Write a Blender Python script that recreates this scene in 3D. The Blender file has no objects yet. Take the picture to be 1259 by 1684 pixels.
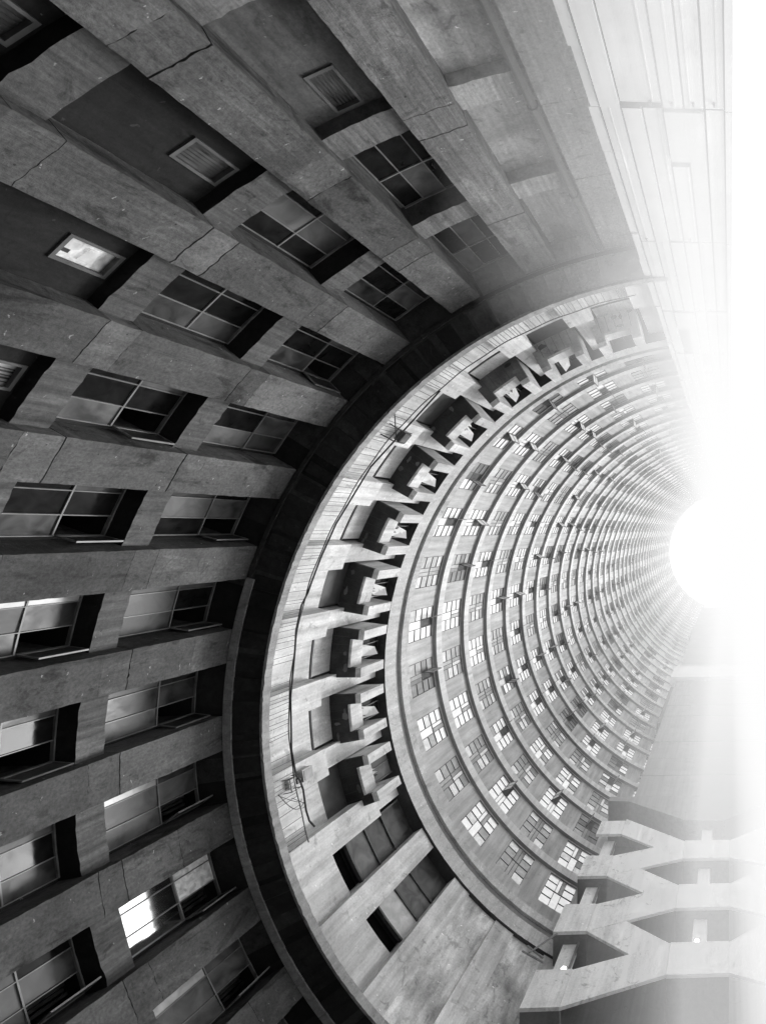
import bpy, math, random
from mathutils import Vector, Matrix, noise as mnoise

R = math.radians
rnd = random.Random(7)
S = bpy.context.scene
COL = S.collection
CX, CY = -0.326, 5.155            # axis of the round core (camera stands at the origin, x = picture right, y = picture down)

# ------------------------------------------------------------------ materials
MATS = {}
def _nodes(name):
    m = bpy.data.materials.new(name); m.use_nodes = True
    nt = m.node_tree
    for n in list(nt.nodes): nt.nodes.remove(n)
    return m, nt, nt.nodes, nt.links

def concrete(name, base, big=0.5, streak=0.45, grain=0.35, pits=0.5, marks=0.0, rough=0.85, bump=0.35, streak_scale=(5, 5, 0.22), boards=0.0, cracks=0.0):
    m, nt, N, L = _nodes(name)
    out = N.new('ShaderNodeOutputMaterial'); bs = N.new('ShaderNodeBsdfPrincipled')
    L.new(bs.outputs[0], out.inputs[0])
    bs.inputs['Roughness'].default_value = rough
    bs.inputs['Specular IOR Level'].default_value = 0.25
    tc = N.new('ShaderNodeTexCoord'); oi = N.new('ShaderNodeObjectInfo')
    mul = N.new('ShaderNodeMath'); mul.operation = 'MULTIPLY'; mul.inputs[1].default_value = 61.0
    L.new(oi.outputs['Random'], mul.inputs[0])
    add = N.new('ShaderNodeVectorMath'); add.operation = 'ADD'
    cmb = N.new('ShaderNodeCombineXYZ')
    for i in range(3): L.new(mul.outputs[0], cmb.inputs[i])
    L.new(tc.outputs['Object'], add.inputs[0]); L.new(cmb.outputs[0], add.inputs[1])
    P = add.outputs[0]
    def nz(scale, detail, rg=0.6, vec=None, dist=0.0):
        n = N.new('ShaderNodeTexNoise'); n.inputs['Scale'].default_value = scale
        n.inputs['Detail'].default_value = detail; n.inputs['Roughness'].default_value = rg
        n.inputs['Distortion'].default_value = dist
        L.new(vec or P, n.inputs['Vector']); return n.outputs['Fac']
    mp = N.new('ShaderNodeMapping'); mp.inputs['Scale'].default_value = streak_scale
    L.new(P, mp.inputs['Vector'])
    def ma(op, a, b, c=None):
        n = N.new('ShaderNodeMath'); n.operation = op
        for i, v in enumerate((a, b, c)):
            if v is None: continue
            if isinstance(v, (int, float)): n.inputs[i].default_value = v
            else: L.new(v, n.inputs[i])
        return n.outputs[0]
    def ramp(v, a, b):
        n = N.new('ShaderNodeMapRange'); n.interpolation_type = 'SMOOTHSTEP'
        n.inputs['From Min'].default_value = a; n.inputs['From Max'].default_value = b
        L.new(v, n.inputs['Value']); return n.outputs['Result']
    n1 = nz(0.55, 7, 0.65, dist=0.4); n2 = nz(1.0, 5, 0.6, mp.outputs[0]); n3 = nz(16, 6, 0.7); n4 = nz(2.4, 6, 0.7, dist=0.8)
    v = ma('MULTIPLY_ADD', ma('SUBTRACT', n1, 0.5), big * 2.2, 1.0)
    v = ma('MULTIPLY', v, ma('MULTIPLY_ADD', ma('SUBTRACT', n2, 0.5), streak * 2.2, 1.0))
    v = ma('MULTIPLY', v, ma('MULTIPLY_ADD', ma('SUBTRACT', n3, 0.5), grain * 2.0, 1.0))
    # darker grime patches
    g = ramp(n4, 0.56, 0.68)
    v = ma('MULTIPLY', v, ma('MULTIPLY_ADD', g, -0.45 * pits, 1.0))
    if pits:
        vo = N.new('ShaderNodeTexVoronoi'); vo.inputs['Scale'].default_value = 2.6; L.new(P, vo.inputs['Vector'])
        p = ma('LESS_THAN', vo.outputs['Distance'], 0.045)
        v = ma('MULTIPLY', v, ma('MULTIPLY_ADD', p, -0.6 * pits, 1.0))
    if boards:
        w = N.new('ShaderNodeTexNoise'); w.inputs['Scale'].default_value = 1.0; w.inputs['Detail'].default_value = 3
        mp2 = N.new('ShaderNodeMapping'); mp2.inputs['Scale'].default_value = (0.7, 0.7, 34)
        L.new(P, mp2.inputs['Vector']); L.new(mp2.outputs[0], w.inputs['Vector'])
        v = ma('MULTIPLY', v, ma('MULTIPLY_ADD', ma('SUBTRACT', w.outputs['Fac'], 0.5), boards * 2.0, 1.0))
    if cracks:
        wn = N.new('ShaderNodeTexNoise'); wn.inputs['Scale'].default_value = 3.0; wn.inputs['Detail'].default_value = 5; L.new(P, wn.inputs['Vector'])
        wm = N.new('ShaderNodeVectorMath'); wm.operation = 'MULTIPLY_ADD'; wm.inputs[1].default_value = (.35, .35, .35); L.new(wn.outputs['Color'], wm.inputs[0]); L.new(P, wm.inputs[2])
        vc = N.new('ShaderNodeTexVoronoi'); vc.feature = 'DISTANCE_TO_EDGE'; vc.inputs['Scale'].default_value = 0.55; L.new(wm.outputs[0], vc.inputs['Vector'])
        ck = ma('MULTIPLY', ramp(vc.outputs['Distance'], 0.009, 0.002), ramp(n1, 0.53, 0.62))
        v = ma('MULTIPLY', v, ma('MULTIPLY_ADD', ck, -0.3 * cracks, 1.0))
        mb = N.new('ShaderNodeMapping'); mb.inputs['Scale'].default_value = (1.3, 1.3, 0.45); L.new(P, mb.inputs['Vector'])
        blot = nz(1.0, 9, 0.72, mb.outputs[0], dist=0.5)
        v = ma('MULTIPLY', v, ma('MULTIPLY_ADD', ramp(blot, 0.47, 0.34), -0.6 * cracks, 1.0))
        v = ma('MULTIPLY', v, ma('MULTIPLY_ADD', ramp(blot, 0.54, 0.66), 0.55 * cracks, 1.0))
        mf = N.new('ShaderNodeMapping'); mf.inputs['Scale'].default_value = (1.2, 1.2, 4.2); mf.inputs['Rotation'].default_value = (0.5, 0.9, 0.2); L.new(wm.outputs[0], mf.inputs['Vector'])
        vf = N.new('ShaderNodeTexVoronoi'); vf.inputs['Scale'].default_value = 1.5; L.new(mf.outputs[0], vf.inputs['Vector'])
        fl = ma('MULTIPLY', ma('LESS_THAN', vf.outputs['Distance'], 0.075), ramp(n3, 0.45, 0.5))
        v = ma('ADD', v, ma('MULTIPLY', fl, 2.2 * cracks))
    v = ma('MULTIPLY', v, base)
    if marks:
        mp3 = N.new('ShaderNodeMapping'); mp3.inputs['Scale'].default_value = (2.6, 1.7, 5.2); mp3.inputs['Rotation'].default_value = (0.4, 0.7, 0.3)
        L.new(P, mp3.inputs['Vector'])
        k = nz(1.4, 4, 0.55, mp3.outputs[0], dist=1.6)
        v = ma('ADD', v, ma('MULTIPLY', ramp(k, 0.735, 0.76), marks))
    v = ma('MAXIMUM', v, 0.004)
    cc = N.new('ShaderNodeCombineColor')
    for i in range(3): L.new(v, cc.inputs[i])
    L.new(cc.outputs[0], bs.inputs['Base Color'])
    bp = N.new('ShaderNodeBump'); bp.inputs['Strength'].default_value = bump; bp.inputs['Distance'].default_value = 0.02
    L.new(ma('ADD', ma('MULTIPLY', n3, 0.7), ma('ADD', n2, n4)), bp.inputs['Height']); L.new(bp.outputs[0], bs.inputs['Normal'])
    MATS[name] = m
    return m

def plain(name, v, rough=0.5, metal=0.0, var=0.2, spec=0.5, emit=0.0, scale=3.0, smear=0.0, through=0.0):
    m, nt, N, L = _nodes(name)
    out = N.new('ShaderNodeOutputMaterial'); bs = N.new('ShaderNodeBsdfPrincipled'); L.new(bs.outputs[0], out.inputs[0])
    bs.inputs['Roughness'].default_value = rough; bs.inputs['Metallic'].default_value = metal; bs.inputs['Specular IOR Level'].default_value = spec
    tc = N.new('ShaderNodeTexCoord'); oi = N.new('ShaderNodeObjectInfo')
    ad = N.new('ShaderNodeVectorMath'); ad.operation = 'MULTIPLY_ADD'; ad.inputs[1].default_value = (1, 1, 1)
    sc = N.new('ShaderNodeVectorMath'); sc.operation = 'SCALE'; sc.inputs[0].default_value = (43, 17, 29)
    L.new(oi.outputs['Random'], sc.inputs['Scale']); L.new(tc.outputs['Object'], ad.inputs[0]); L.new(sc.outputs[0], ad.inputs[2])
    n = N.new('ShaderNodeTexNoise'); n.inputs['Scale'].default_value = scale; n.inputs['Detail'].default_value = 6
    n.inputs['Distortion'].default_value = 0.8
    L.new(ad.outputs[0], n.inputs['Vector'])
    mr = N.new('ShaderNodeMapRange'); mr.inputs['From Min'].default_value = 0.3; mr.inputs['From Max'].default_value = 0.7
    mr.inputs['To Min'].default_value = max(0.0, v * (1 - var)); mr.inputs['To Max'].default_value = v * (1 + var)
    L.new(n.outputs['Fac'], mr.inputs['Value'])
    cc = N.new('ShaderNodeCombineColor')
    for i in range(3): L.new(mr.outputs[0], cc.inputs[i])
    L.new(cc.outputs[0], bs.inputs['Base Color'])
    if smear:
        m2 = N.new('ShaderNodeMapRange'); m2.inputs['From Min'].default_value = 0.35; m2.inputs['From Max'].default_value = 0.7
        m2.inputs['To Min'].default_value = rough; m2.inputs['To Max'].default_value = rough + smear
        L.new(n.outputs['Fac'], m2.inputs['Value']); L.new(m2.outputs[0], bs.inputs['Roughness'])
    if through:      # lets the open sky behind show in place of a daylit room
        tr = N.new('ShaderNodeBsdfTransparent'); mx = N.new('ShaderNodeMixShader'); mx.inputs[0].default_value = through
        L.new(bs.outputs[0], mx.inputs[1]); L.new(tr.outputs[0], mx.inputs[2]); L.new(mx.outputs[0], out.inputs[0])
    if emit:
        bs.inputs['Emission Color'].default_value = (1, 1, 1, 1); bs.inputs['Emission Strength'].default_value = emit
    MATS[name] = m
    return m

concrete('soffit dark', 0.022, big=0.8, streak=0.5, grain=0.5, pits=0.8, marks=0.05)  # dark tone paints in the shade under the ledge
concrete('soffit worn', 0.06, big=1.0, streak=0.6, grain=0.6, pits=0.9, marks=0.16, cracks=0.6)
for nm_, f_ in (('dark', 0.07), ('mid', 0.085), ('light', 0.105), ('worn', 0.13)):  # bottom storeys' dimmer light put into dark tones; blocks vary at random
    concrete('pier concrete ' + nm_, f_, big=0.9, streak=0.3, grain=0.9, streak_scale=(4, 4, 0.6) if nm_ != 'light' else (14, 14, 0.25), pits=1.0, marks=0.3, bump=0.9, cracks=1.0)
for i in range(8): concrete('soffit grade %s' % 'abcdefgh'[i], 0.035 + 0.62 * (i / 7) ** 1.6, big=0.9, streak=0.5, grain=0.45, pits=0.8, marks=0.04)  # paler step by step toward the shaft, white fade in the colour
for i, (pv, sv, rv) in enumerate(((0.13, 0.10, 0.018), (0.17, 0.165, 0.08), (0.42, 0.38, 0.4), (0.66, 0.66, 0.7))):  # later steps grow paler, the fade to white painted into the concrete
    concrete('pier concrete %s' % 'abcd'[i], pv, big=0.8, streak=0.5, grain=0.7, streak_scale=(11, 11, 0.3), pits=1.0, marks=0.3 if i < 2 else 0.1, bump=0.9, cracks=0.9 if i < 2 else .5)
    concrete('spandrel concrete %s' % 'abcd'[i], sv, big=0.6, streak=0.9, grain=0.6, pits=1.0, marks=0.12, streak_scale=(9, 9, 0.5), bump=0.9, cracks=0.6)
    concrete('recess concrete %s' % 'abcd'[i], rv, big=1.0, streak=0.6, grain=0.6, pits=0.9, marks=0.1, cracks=0.7)  # left-hand recesses mixed near black, their shade put into the colour
    concrete('soffit concrete %s' % 'abcd'[i], rv * 1.1, big=0.9, streak=0.5, grain=0.45, pits=0.8, marks=0.04)  # undersides follow the recess tones, shade in the colour too
    concrete('balcony soffit %s' % 'abcd'[i], (0.05, 0.14, 0.34, 0.5)[i], big=0.9, streak=0.6, grain=0.5, pits=0.8, marks=0.14, streak_scale=(2, 2, 3))  # underside shade painted dark, then paler steps for the white fade
concrete('pier joint', 0.03, pits=0.3)
concrete('recess concrete', 0.052, big=0.7, streak=0.6, grain=0.3, pits=0.8, marks=0.08)
concrete('pale recess concrete', 0.22, big=0.5, streak=0.4, grain=0.25, pits=0.6)
concrete('pale pier concrete', 0.24, big=0.35, streak=0.3, grain=0.25, pits=0.6, marks=0.1)
concrete('shaded soffit', 0.05, big=0.8, streak=0.5, grain=0.3, pits=0.6, marks=0.05)  # dark tone carries the shade beneath the ledge
concrete('ledge lip', 0.30, big=0.5, streak=0.6, grain=0.5, pits=0.8)
concrete('balcony concrete', 0.60, big=0.6, streak=0.5, grain=0.35, pits=0.8, bump=0.4, cracks=0.35)
concrete('balcony wall', 0.58, big=0.5, streak=0.6, grain=0.3, pits=0.7, bump=0.3, cracks=0.3)
concrete('balcony soffit', 0.06, big=0.8, streak=0.3, grain=0.3, pits=0.7)  # underside shade put into a dark tone
concrete('stained panel', 0.55, big=1.0, streak=0.9, grain=0.5, pits=0.9, streak_scale=(3, 3, 0.7), cracks=0.5)
concrete('stepped band', 0.5, big=0.3, streak=0.35, grain=0.5, pits=0.7, boards=0.1, cracks=0.4)
concrete('band groove', 0.20, big=0.3, streak=0.3, grain=0.3)
for i, (w, l, s) in enumerate(((0.48, 0.66, 0.28), (0.58, 0.75, 0.36), (0.68, 0.82, 0.44), (0.74, 0.85, 0.5))):  # upper storeys paler: haze put into the tones; soffits darker for shade
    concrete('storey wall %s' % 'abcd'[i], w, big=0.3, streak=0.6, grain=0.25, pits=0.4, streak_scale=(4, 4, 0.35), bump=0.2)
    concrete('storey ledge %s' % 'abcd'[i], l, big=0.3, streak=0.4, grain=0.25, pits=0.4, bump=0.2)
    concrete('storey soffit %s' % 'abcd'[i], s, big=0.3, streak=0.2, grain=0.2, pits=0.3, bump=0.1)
concrete('shaft concrete', 0.80, big=0.4, streak=0.3, grain=0.14, pits=0.4, streak_scale=(9, 9, 0.18), bump=0.25)  # extra pale, part of the white fade put into the colour
concrete('shaft groove', 0.22, big=0.2, streak=0.2, grain=0.1, pits=0.2)
concrete('stair concrete', 0.85, big=0.25, streak=0.3, grain=0.3, pits=0.8, bump=0.4, cracks=0.3)
concrete('stair recess', 0.2, big=0.3, streak=0.3, grain=0.15, pits=0.4)  # shade inside the stair openings put into the colour
concrete('tower concrete', 0.33, big=0.2, streak=0.25, grain=0.15, pits=0.4, bump=0.2, boards=0.12)
concrete('ground rubble', 0.09, big=0.8, streak=0.2, grain=0.6, pits=0.8)
plain('dark glass', 0.012, rough=0.08, var=0.5, smear=0.1, spec=0.12)
plain('dusty glass', 0.045, rough=0.3, var=0.75, smear=0.2, spec=0.3, scale=2.2)
plain('grey glass', 0.10, rough=0.4, var=0.6, smear=0.2, spec=0.3, scale=1.8)
plain('pale glass', 0.45, rough=0.3, var=0.25)
plain('daylit glass', 0.6, rough=0.3, var=0.35, through=0.3)  # daylight from beyond painted as a pale pane
plain('sky reflection glass', 0.85, rough=0.08, metal=1.0, var=0.18, scale=2)
plain('dim glass', 0.17, rough=0.35, var=0.4, scale=1.5)
plain('soft glass', 0.34, rough=0.35, var=0.3, scale=1.5)
plain('white glass', 0.9, rough=0.35, var=0.1, through=0.5)  # pane painted white for daylight, half clear to the open sky
plain('bright pane', 0.8, rough=0.25, var=0.4, scale=5)
plain('dark opening', 0.006, rough=0.9, spec=0.0)  # near-black sheet stands in for the shade inside openings
plain('grey opening', 0.14, rough=0.9, spec=0.0)  # grey sheet in place of the shaded room behind
plain('pale frame', 0.19, rough=0.45, var=0.3)
plain('dark frame', 0.05, rough=0.6, var=0.3)
plain('storey frame', 0.12, rough=0.6, var=0.3)
plain('grey frame', 0.09, rough=0.6, var=0.3)
plain('black rubber', 0.01, rough=0.6)
plain('railing metal', 0.03, rough=0.5, var=0.4)
plain('grey enamel', 0.35, rough=0.5)
plain('dull steel', 0.12, rough=0.5, metal=0.3)
plain('white paint', 0.82, rough=0.5, var=0.1)
plain('lamp glow', 0.9, emit=14.0)
def M(n): return MATS[n]

# ------------------------------------------------------------------ mesh helpers
class MB:
    def __init__(s): s.v = []; s.f = []; s.mi = []; s.mats = []
    def mat(s, name):
        if name not in s.mats: s.mats.append(name)
        return s.mats.index(name)
    def quad(s, pts, mat):
        b = len(s.v); s.v += [tuple(p) for p in pts]; s.f.append(tuple(range(b, b + len(pts)))); s.mi.append(s.mat(mat))
    def box8(s, p, mat, under=None):
        """p: 4 bottom corners then 4 top corners"""
        b = len(s.v); s.v += [tuple(q) for q in p]
        for k, f in enumerate(((3, 2, 1, 0), (4, 5, 6, 7), (0, 1, 5, 4), (1, 2, 6, 5), (2, 3, 7, 6), (3, 0, 4, 7))):
            s.f.append(tuple(b + i for i in f)); s.mi.append(s.mat(under if (k == 0 and under) else mat))
    def box(s, x0, x1, y0, y1, z0, z1, mat, under=None):
        s.box8([(x0, y0, z0), (x1, y0, z0), (x1, y1, z0), (x0, y1, z0), (x0, y0, z1), (x1, y0, z1), (x1, y1, z1), (x0, y1, z1)], mat, under)
    def arc(s, r0, r1, t0, t1, z0, z1, mat, under=None, step=1.0, zstep=None, jit=0.0, front=None):
        """curved block about the axis: r0 inner (facing the core), r1 outer, angles in degrees"""
        n = max(1, int(math.ceil(abs(t1 - t0) / step - 1e-6))); nz = 1 if not zstep else max(1, int(math.ceil((z1 - z0) / zstep)))
        b = len(s.v)
        def J(i, k, r, z, t):
            if not jit: return r, z, t
            e = 1.0 if i in (0, n) else 0.35
            q = mnoise.noise(Vector((t * 3.1, z * 2.3, r * 1.7))); q2 = mnoise.noise(Vector((t * 2.7 + 9, z * 5.3, r))) + .6 * mnoise.noise(Vector((t * 9 + 3, z * 14, r)))
            return r + abs(q) * jit * e, z + (q2 * jit * 0.7 if k in (0, nz) else 0), t + (q2 * jit * 1.6 if i in (0, n) else 0)
        for k in range(nz + 1):
            z = z0 + (z1 - z0) * k / nz
            for i in range(n + 1):
                t = t0 + (t1 - t0) * i / n
                rr, zz, tt = J(i, k, r0, z, t)
                a = R(tt); s.v.append((rr * math.cos(a), rr * math.sin(a), zz))
                a = R(t); s.v.append((r1 * math.cos(a), r1 * math.sin(a), z))
        w = 2 * (n + 1)
        m1 = s.mat(front or mat); m0 = s.mat(mat); mu = s.mat(under or mat)
        for k in range(nz):
            for i in range(n):
                p = b + k * w + 2 * i
                s.f.append((p, p + w, p + w + 2, p + 2)); s.mi.append(m1)
                s.f.append((p + 1, p + 3, p + w + 3, p + w + 1)); s.mi.append(m0)
            p = b + k * w; s.f.append((p, p + 1, p + w + 1, p + w)); s.mi.append(m0)
            p = b + k * w + 2 * n; s.f.append((p, p + w, p + w + 1, p + 1)); s.mi.append(m0)
        for i in range(n):
            p = b + 2 * i; s.f.append((p, p + 2, p + 3, p + 1)); s.mi.append(mu)
            p = b + nz * w + 2 * i; s.f.append((p, p + 1, p + 3, p + 2)); s.mi.append(m0)
    def tube(s, pts, rad, mat, n=6):
        b = len(s.v); pts = [Vector(p) for p in pts]
        for i, p in enumerate(pts):
            d = (pts[min(i + 1, len(pts) - 1)] - pts[max(i - 1, 0)]).normalized()
            u = d.orthogonal().normalized() if abs(d.z) > 0.95 else d.cross(Vector((0, 0, 1))).normalized()
            w = d.cross(u)
            for k in range(n):
                a = 2 * math.pi * k / n; s.v.append(tuple(p + rad * (math.cos(a) * u + math.sin(a) * w)))
        mi = s.mat(mat)
        for i in range(len(pts) - 1):
            for k in range(n):
                a = b + i * n + k; c = b + i * n + (k + 1) % n
                s.f.append((a, c, c + n, a + n)); s.mi.append(mi)
        s.f.append(tuple(b + k for k in reversed(range(n)))); s.mi.append(mi)
        s.f.append(tuple(b + (len(pts) - 1) * n + k for k in range(n))); s.mi.append(mi)
    def mesh(s, name):
        me = bpy.data.meshes.new(name); me.from_pydata(s.v, [], s.f)
        for m in s.mats: me.materials.append(MATS[m])
        me.polygons.foreach_set('material_index', s.mi); me.update(); return me
    def build(s, name, parent=None, loc=None):
        return link(name, s.mesh(name), parent, loc)

def link(name, me, parent=None, loc=None, rz=0.0):
    o = bpy.data.objects.new(name, me); COL.objects.link(o); o.parent = parent
    if loc: o.location = loc
    o.rotation_euler.z = rz
    return o
def tag(o, label=None, cat=None, group=None, kind=None):
    if label: o['label'] = label
    if cat: o['category'] = cat
    if group: o['group'] = group
    if kind: o['kind'] = kind
    return o
def thing(name, label, cat, loc=(0, 0, 0), group=None, kind=None):
    o = bpy.data.objects.new(name, None); o.empty_display_size = 0.3; COL.objects.link(o); o.location = loc
    return tag(o, label, cat, group, kind)
AX = (CX, CY, 0)
def pol(t, r, z): return (r * math.cos(R(t)), r * math.sin(R(t)), z)

# ------------------------------------------------------------------ ground
g = MB()
for i in range(-12, 12):
    for j in range(-12, 12):
        x0, y0 = i * 100.0, j * 100.0
        g.quad([(x0, y0, -1.6), (x0 + 100, y0, -1.6), (x0 + 100, y0 + 100, -1.6), (x0, y0 + 100, -1.6)], 'ground rubble')
tag(g.build('ground'), 'dark bare ground at the bottom of the core', 'ground', kind='structure')

# ------------------------------------------------------------------ lower storeys: piers, spandrels, recessed bays
SOF = 17.57
lower = thing('pier_wall', 'dark bottom storeys with wide piers and deeply recessed windows', 'wall', AX)  # piers and recesses mixed dark for the dim light down here
def pale(k): return k >= 25
def lv(k): return 'abcd'[0 if k <= 23 else 1 if k == 24 else 2 if k == 25 else 3]  # tone step by bay, whitening toward the shaft painted in
PIER_R = 13.65
for k in range(13, 28):
    t0, t1 = 10 * k - 3.9, 10 * k + 0.1
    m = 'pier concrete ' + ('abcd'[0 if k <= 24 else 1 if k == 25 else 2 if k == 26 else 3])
    b = MB(); z = -1.6; base_m = m
    joints = []
    for zj in (1.7, 4.8, 7.9, 10.95, 14.05):
        joints += [zj + rnd.uniform(-.05, .05), zj + 0.62 + rnd.uniform(-.06, .06)]
    if k % 2: joints.append(16.2 + rnd.uniform(-.3, .3)); 
    joints.sort()
    for zj in joints + [SOF]:
        gap = rnd.choice((0.003, 0.005, 0.006, 0.010)) if zj < SOF else 0.0
        if k <= 24: m = 'pier concrete ' + rnd.choice(('dark', 'mid', 'mid', 'light') if k <= 20 else ('mid', 'light', 'light', 'worn', 'worn'))  # random block tones; left-hand piers kept darker, the dimmer light painted in
        b.arc(PIER_R + rnd.uniform(0, .012), 16.4, t0 + rnd.uniform(-.02, .02), t1 + rnd.uniform(-.02, .02), z, zj - gap, m, step=0.4, zstep=0.15, jit=0.035)
        if gap: b.arc(PIER_R + 0.05, 14.5, t0 + 0.1, t1 - 0.1, zj - gap, zj + gap, 'pier joint', step=2)
        z = zj + gap
    b.build('pier', lower)
FLOORS = (1.7, 4.79, 7.87, 10.95, 14.04)
for k in range(13, 27):
    a0, a1 = 10 * k + 0.1, 10 * k + 6.1
    p = pale(k)
    for fz in FLOORS:
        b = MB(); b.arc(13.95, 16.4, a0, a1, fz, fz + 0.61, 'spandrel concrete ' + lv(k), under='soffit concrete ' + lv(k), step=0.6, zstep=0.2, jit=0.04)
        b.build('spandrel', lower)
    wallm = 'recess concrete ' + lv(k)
    # lower storey: solid wall with one small window
    for z0, z1 in ((-1.6, 1.7), (2.31, 4.79), (5.4, 7.87), (8.48, 10.95)):
        b = MB()
        w0, w1, h0, h1 = 10 * k + 2.25, 10 * k + 4.05, z1 - 0.92, z1 - 0.10
        if k == 26 or p:
            b.arc(14.2, 14.5, a0, a1, z0, z1, wallm, step=1, zstep=0.6, jit=0.02); b.build('wall_panel', lower); continue
        b.arc(14.2, 14.5, a0, w0, z0, z1, wallm, step=1, zstep=0.6, jit=0.015)
        b.arc(14.2, 14.5, w1, a1, z0, z1, wallm, step=1, zstep=0.6, jit=0.015)
        b.arc(14.2, 14.5, w0, w1, z0, h0, wallm, step=1); b.arc(14.2, 14.5, w0, w1, h1, z1, wallm, step=1)
        b.build('wall_panel', lower)
        if z0 < 5: continue
        w = MB()
        pane = 'bright pane' if (k == 22 and z0 > 8) else ('pale glass' if k == 21 else 'grey glass')
        w.quad([pol(w0, 14.27, h0), pol(w1, 14.27, h0), pol(w1, 14.27, h1), pol(w0, 14.27, h1)], pane)
        if k != 22:
            for q in range(5): w.arc(14.24, 14.245, w0 + .25 * q + .3, w0 + .25 * q + .3 + rnd.uniform(.06, .16), h0 + .03, h1 - .03, 'dusty glass', step=1)
        if k == 22 and z0 > 8:
            w.quad([pol(w0 + .35, 14.235, h0 + .36), pol(w0 + 1.4, 14.235, h0 + .4), pol(w0 + 1.5, 14.235, h0 + .56), pol(w0 + .35, 14.235, h0 + .6)], 'white glass')
            w.quad([pol(w0 + .5, 14.235, h0 + .08), pol(w0 + .8, 14.235, h0 + .06), pol(w0 + .8, 14.235, h0 + .2), pol(w0 + .5, 14.235, h0 + .2)], 'dusty glass')
        wo = w.build('window', lower)
        f = MB()
        for (u0, u1, y0, y1) in ((w0 - .15, w0 + .06, h0 - .03, h1 + .03), (w1 - .06, w1 + .15, h0 - .03, h1 + .03), (w0, w1, h0 - .03, h0 + .03), (w0, w1, h1 - .03, h1 + .03)):
            f.arc(14.165, 14.25, u0, u1, y0, y1, 'grey frame', step=3)
        f.build('frame', wo)
    # two storeys of three-light windows
    for si, (z0, z1, tr) in enumerate(((11.56, 14.04, 13.0), (14.65, SOF, 16.42))):
        rw = 14.42
        if p:
            b = MB(); b.arc(14.25, 14.55, a0, a1, z0, z1, wallm, step=1, zstep=0.6, jit=0.02); b.build('wall_panel', lower); continue
        head = z1 - (0.06 if si else 0.02)
        xs = [a0, 10 * k + 0.45, 10 * k + 2.3, 10 * k + 4.45, a1]
        zs = [z0, tr, head]
        w = MB(); rr = random.Random(k * 10 + si)
        opened = (si == 1 and k < 20) or rr.random() < 0.55
        for c in range(4):
            for rrow in range(2):
                if c == 0: mat = 'recess concrete ' + lv(k)
                elif c == 1 and rrow == 1 and opened: continue
                elif c == 1 and opened: mat = rr.choice(['dusty glass', 'grey glass'])
                else: mat = rr.choice(['dark glass', 'dusty glass', 'dusty glass', 'grey glass', 'grey glass'])
                if si == 1 and k == 16: mat = 'sky reflection glass' if (c > 0 and rrow == 0) else ('bright pane' if c > 1 else mat)  # upper panes painted bright for the sky reflected in this window
                if si == 1 and k in (15, 17) and c and rrow == 0: mat = 'pale glass' if c == 3 else 'grey glass'
                if si == 0 and k == 19 and c == 3: mat = 'pale glass'
                if k >= 20 and c and rr.random() < 0.55: mat = 'dark glass'
                e = 0.0
                tl = (rr.uniform(-.012, .012) for _ in range(1)).__next__()
                w.quad([pol(xs[c], rw + tl, zs[rrow]), pol(xs[c + 1], rw - tl, zs[rrow]), pol(xs[c + 1], rw - tl * .5, zs[rrow + 1]), pol(xs[c], rw + tl, zs[rrow + 1])], mat)
        # dim room behind
        w.arc(16.2, 16.3, a0 - .3, a1 + .3, z0 - .05, z1 + .05, 'dark opening', step=3)
        if opened and k < 18:   # curtain folds in the room
            for q in range(4):
                tq = 10 * k + 0.7 + q * 0.42
                w.arc(14.75 + .05 * (q % 2), 14.8 + .05 * (q % 2), tq, tq + 0.28, tr, head, 'dusty glass', step=1)
        wo = w.build('window', lower)
        f = MB()
        def bar(u0, u1, y0, y1, d=0.035): f.arc(rw - d, rw + 0.03, u0, u1, y0, y1, 'pale frame', step=4)
        hw = 0.04
        for x in xs[1:4]: bar(x - hw, x + hw, z0, head)
        bar(xs[1] + hw, xs[2] - hw, tr - .016, tr + .016, .03); bar(xs[2] + hw, xs[3] - hw, tr - .016, tr + .016, .03); bar(xs[3] + hw, a1, tr - .016, tr + .016, .03)
        bar(xs[1] - hw, a1, head - .02, head + .015, .045)
        f.build('frame', wo)
        if opened:
            s = MB(); ang = rr.uniform(55, 100); wd = 14.42 * R(1.8)
            h = Vector(pol(xs[1], rw - 0.05, 0)); rad = -Vector(pol(xs[1], 1, 0)); tan = Vector((-math.sin(R(xs[1])), math.cos(R(xs[1])), 0))
            d = math.cos(R(ang)) * tan + math.sin(R(ang)) * rad; nrm = d.cross(Vector((0, 0, 1))) * 0.018
            def slab(u0, u1, y0, y1, mt, th=1.0):
                A, B = h + d * u0, h + d * u1; nn = nrm * th
                s.box8([(A - nn) + Vector((0, 0, y0)), (B - nn) + Vector((0, 0, y0)), (B + nn) + Vector((0, 0, y0)), (A + nn) + Vector((0, 0, y0)),
                        (A - nn) + Vector((0, 0, y1)), (B - nn) + Vector((0, 0, y1)), (B + nn) + Vector((0, 0, y1)), (A + nn) + Vector((0, 0, y1))], mt)
            y0, y1 = tr + .02, head - .03
            slab(0, .035, y0, y1, 'pale frame'); slab(wd - .035, wd, y0, y1, 'pale frame'); slab(.035, wd - .035, y0, y0 + .035, 'pale frame'); slab(.035, wd - .035, y1 - .035, y1, 'pale frame')
            slab(.035, wd - .035, y0 + .035, y1 - .035, 'dusty glass', .3)
            s.build('sash', wo)
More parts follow.
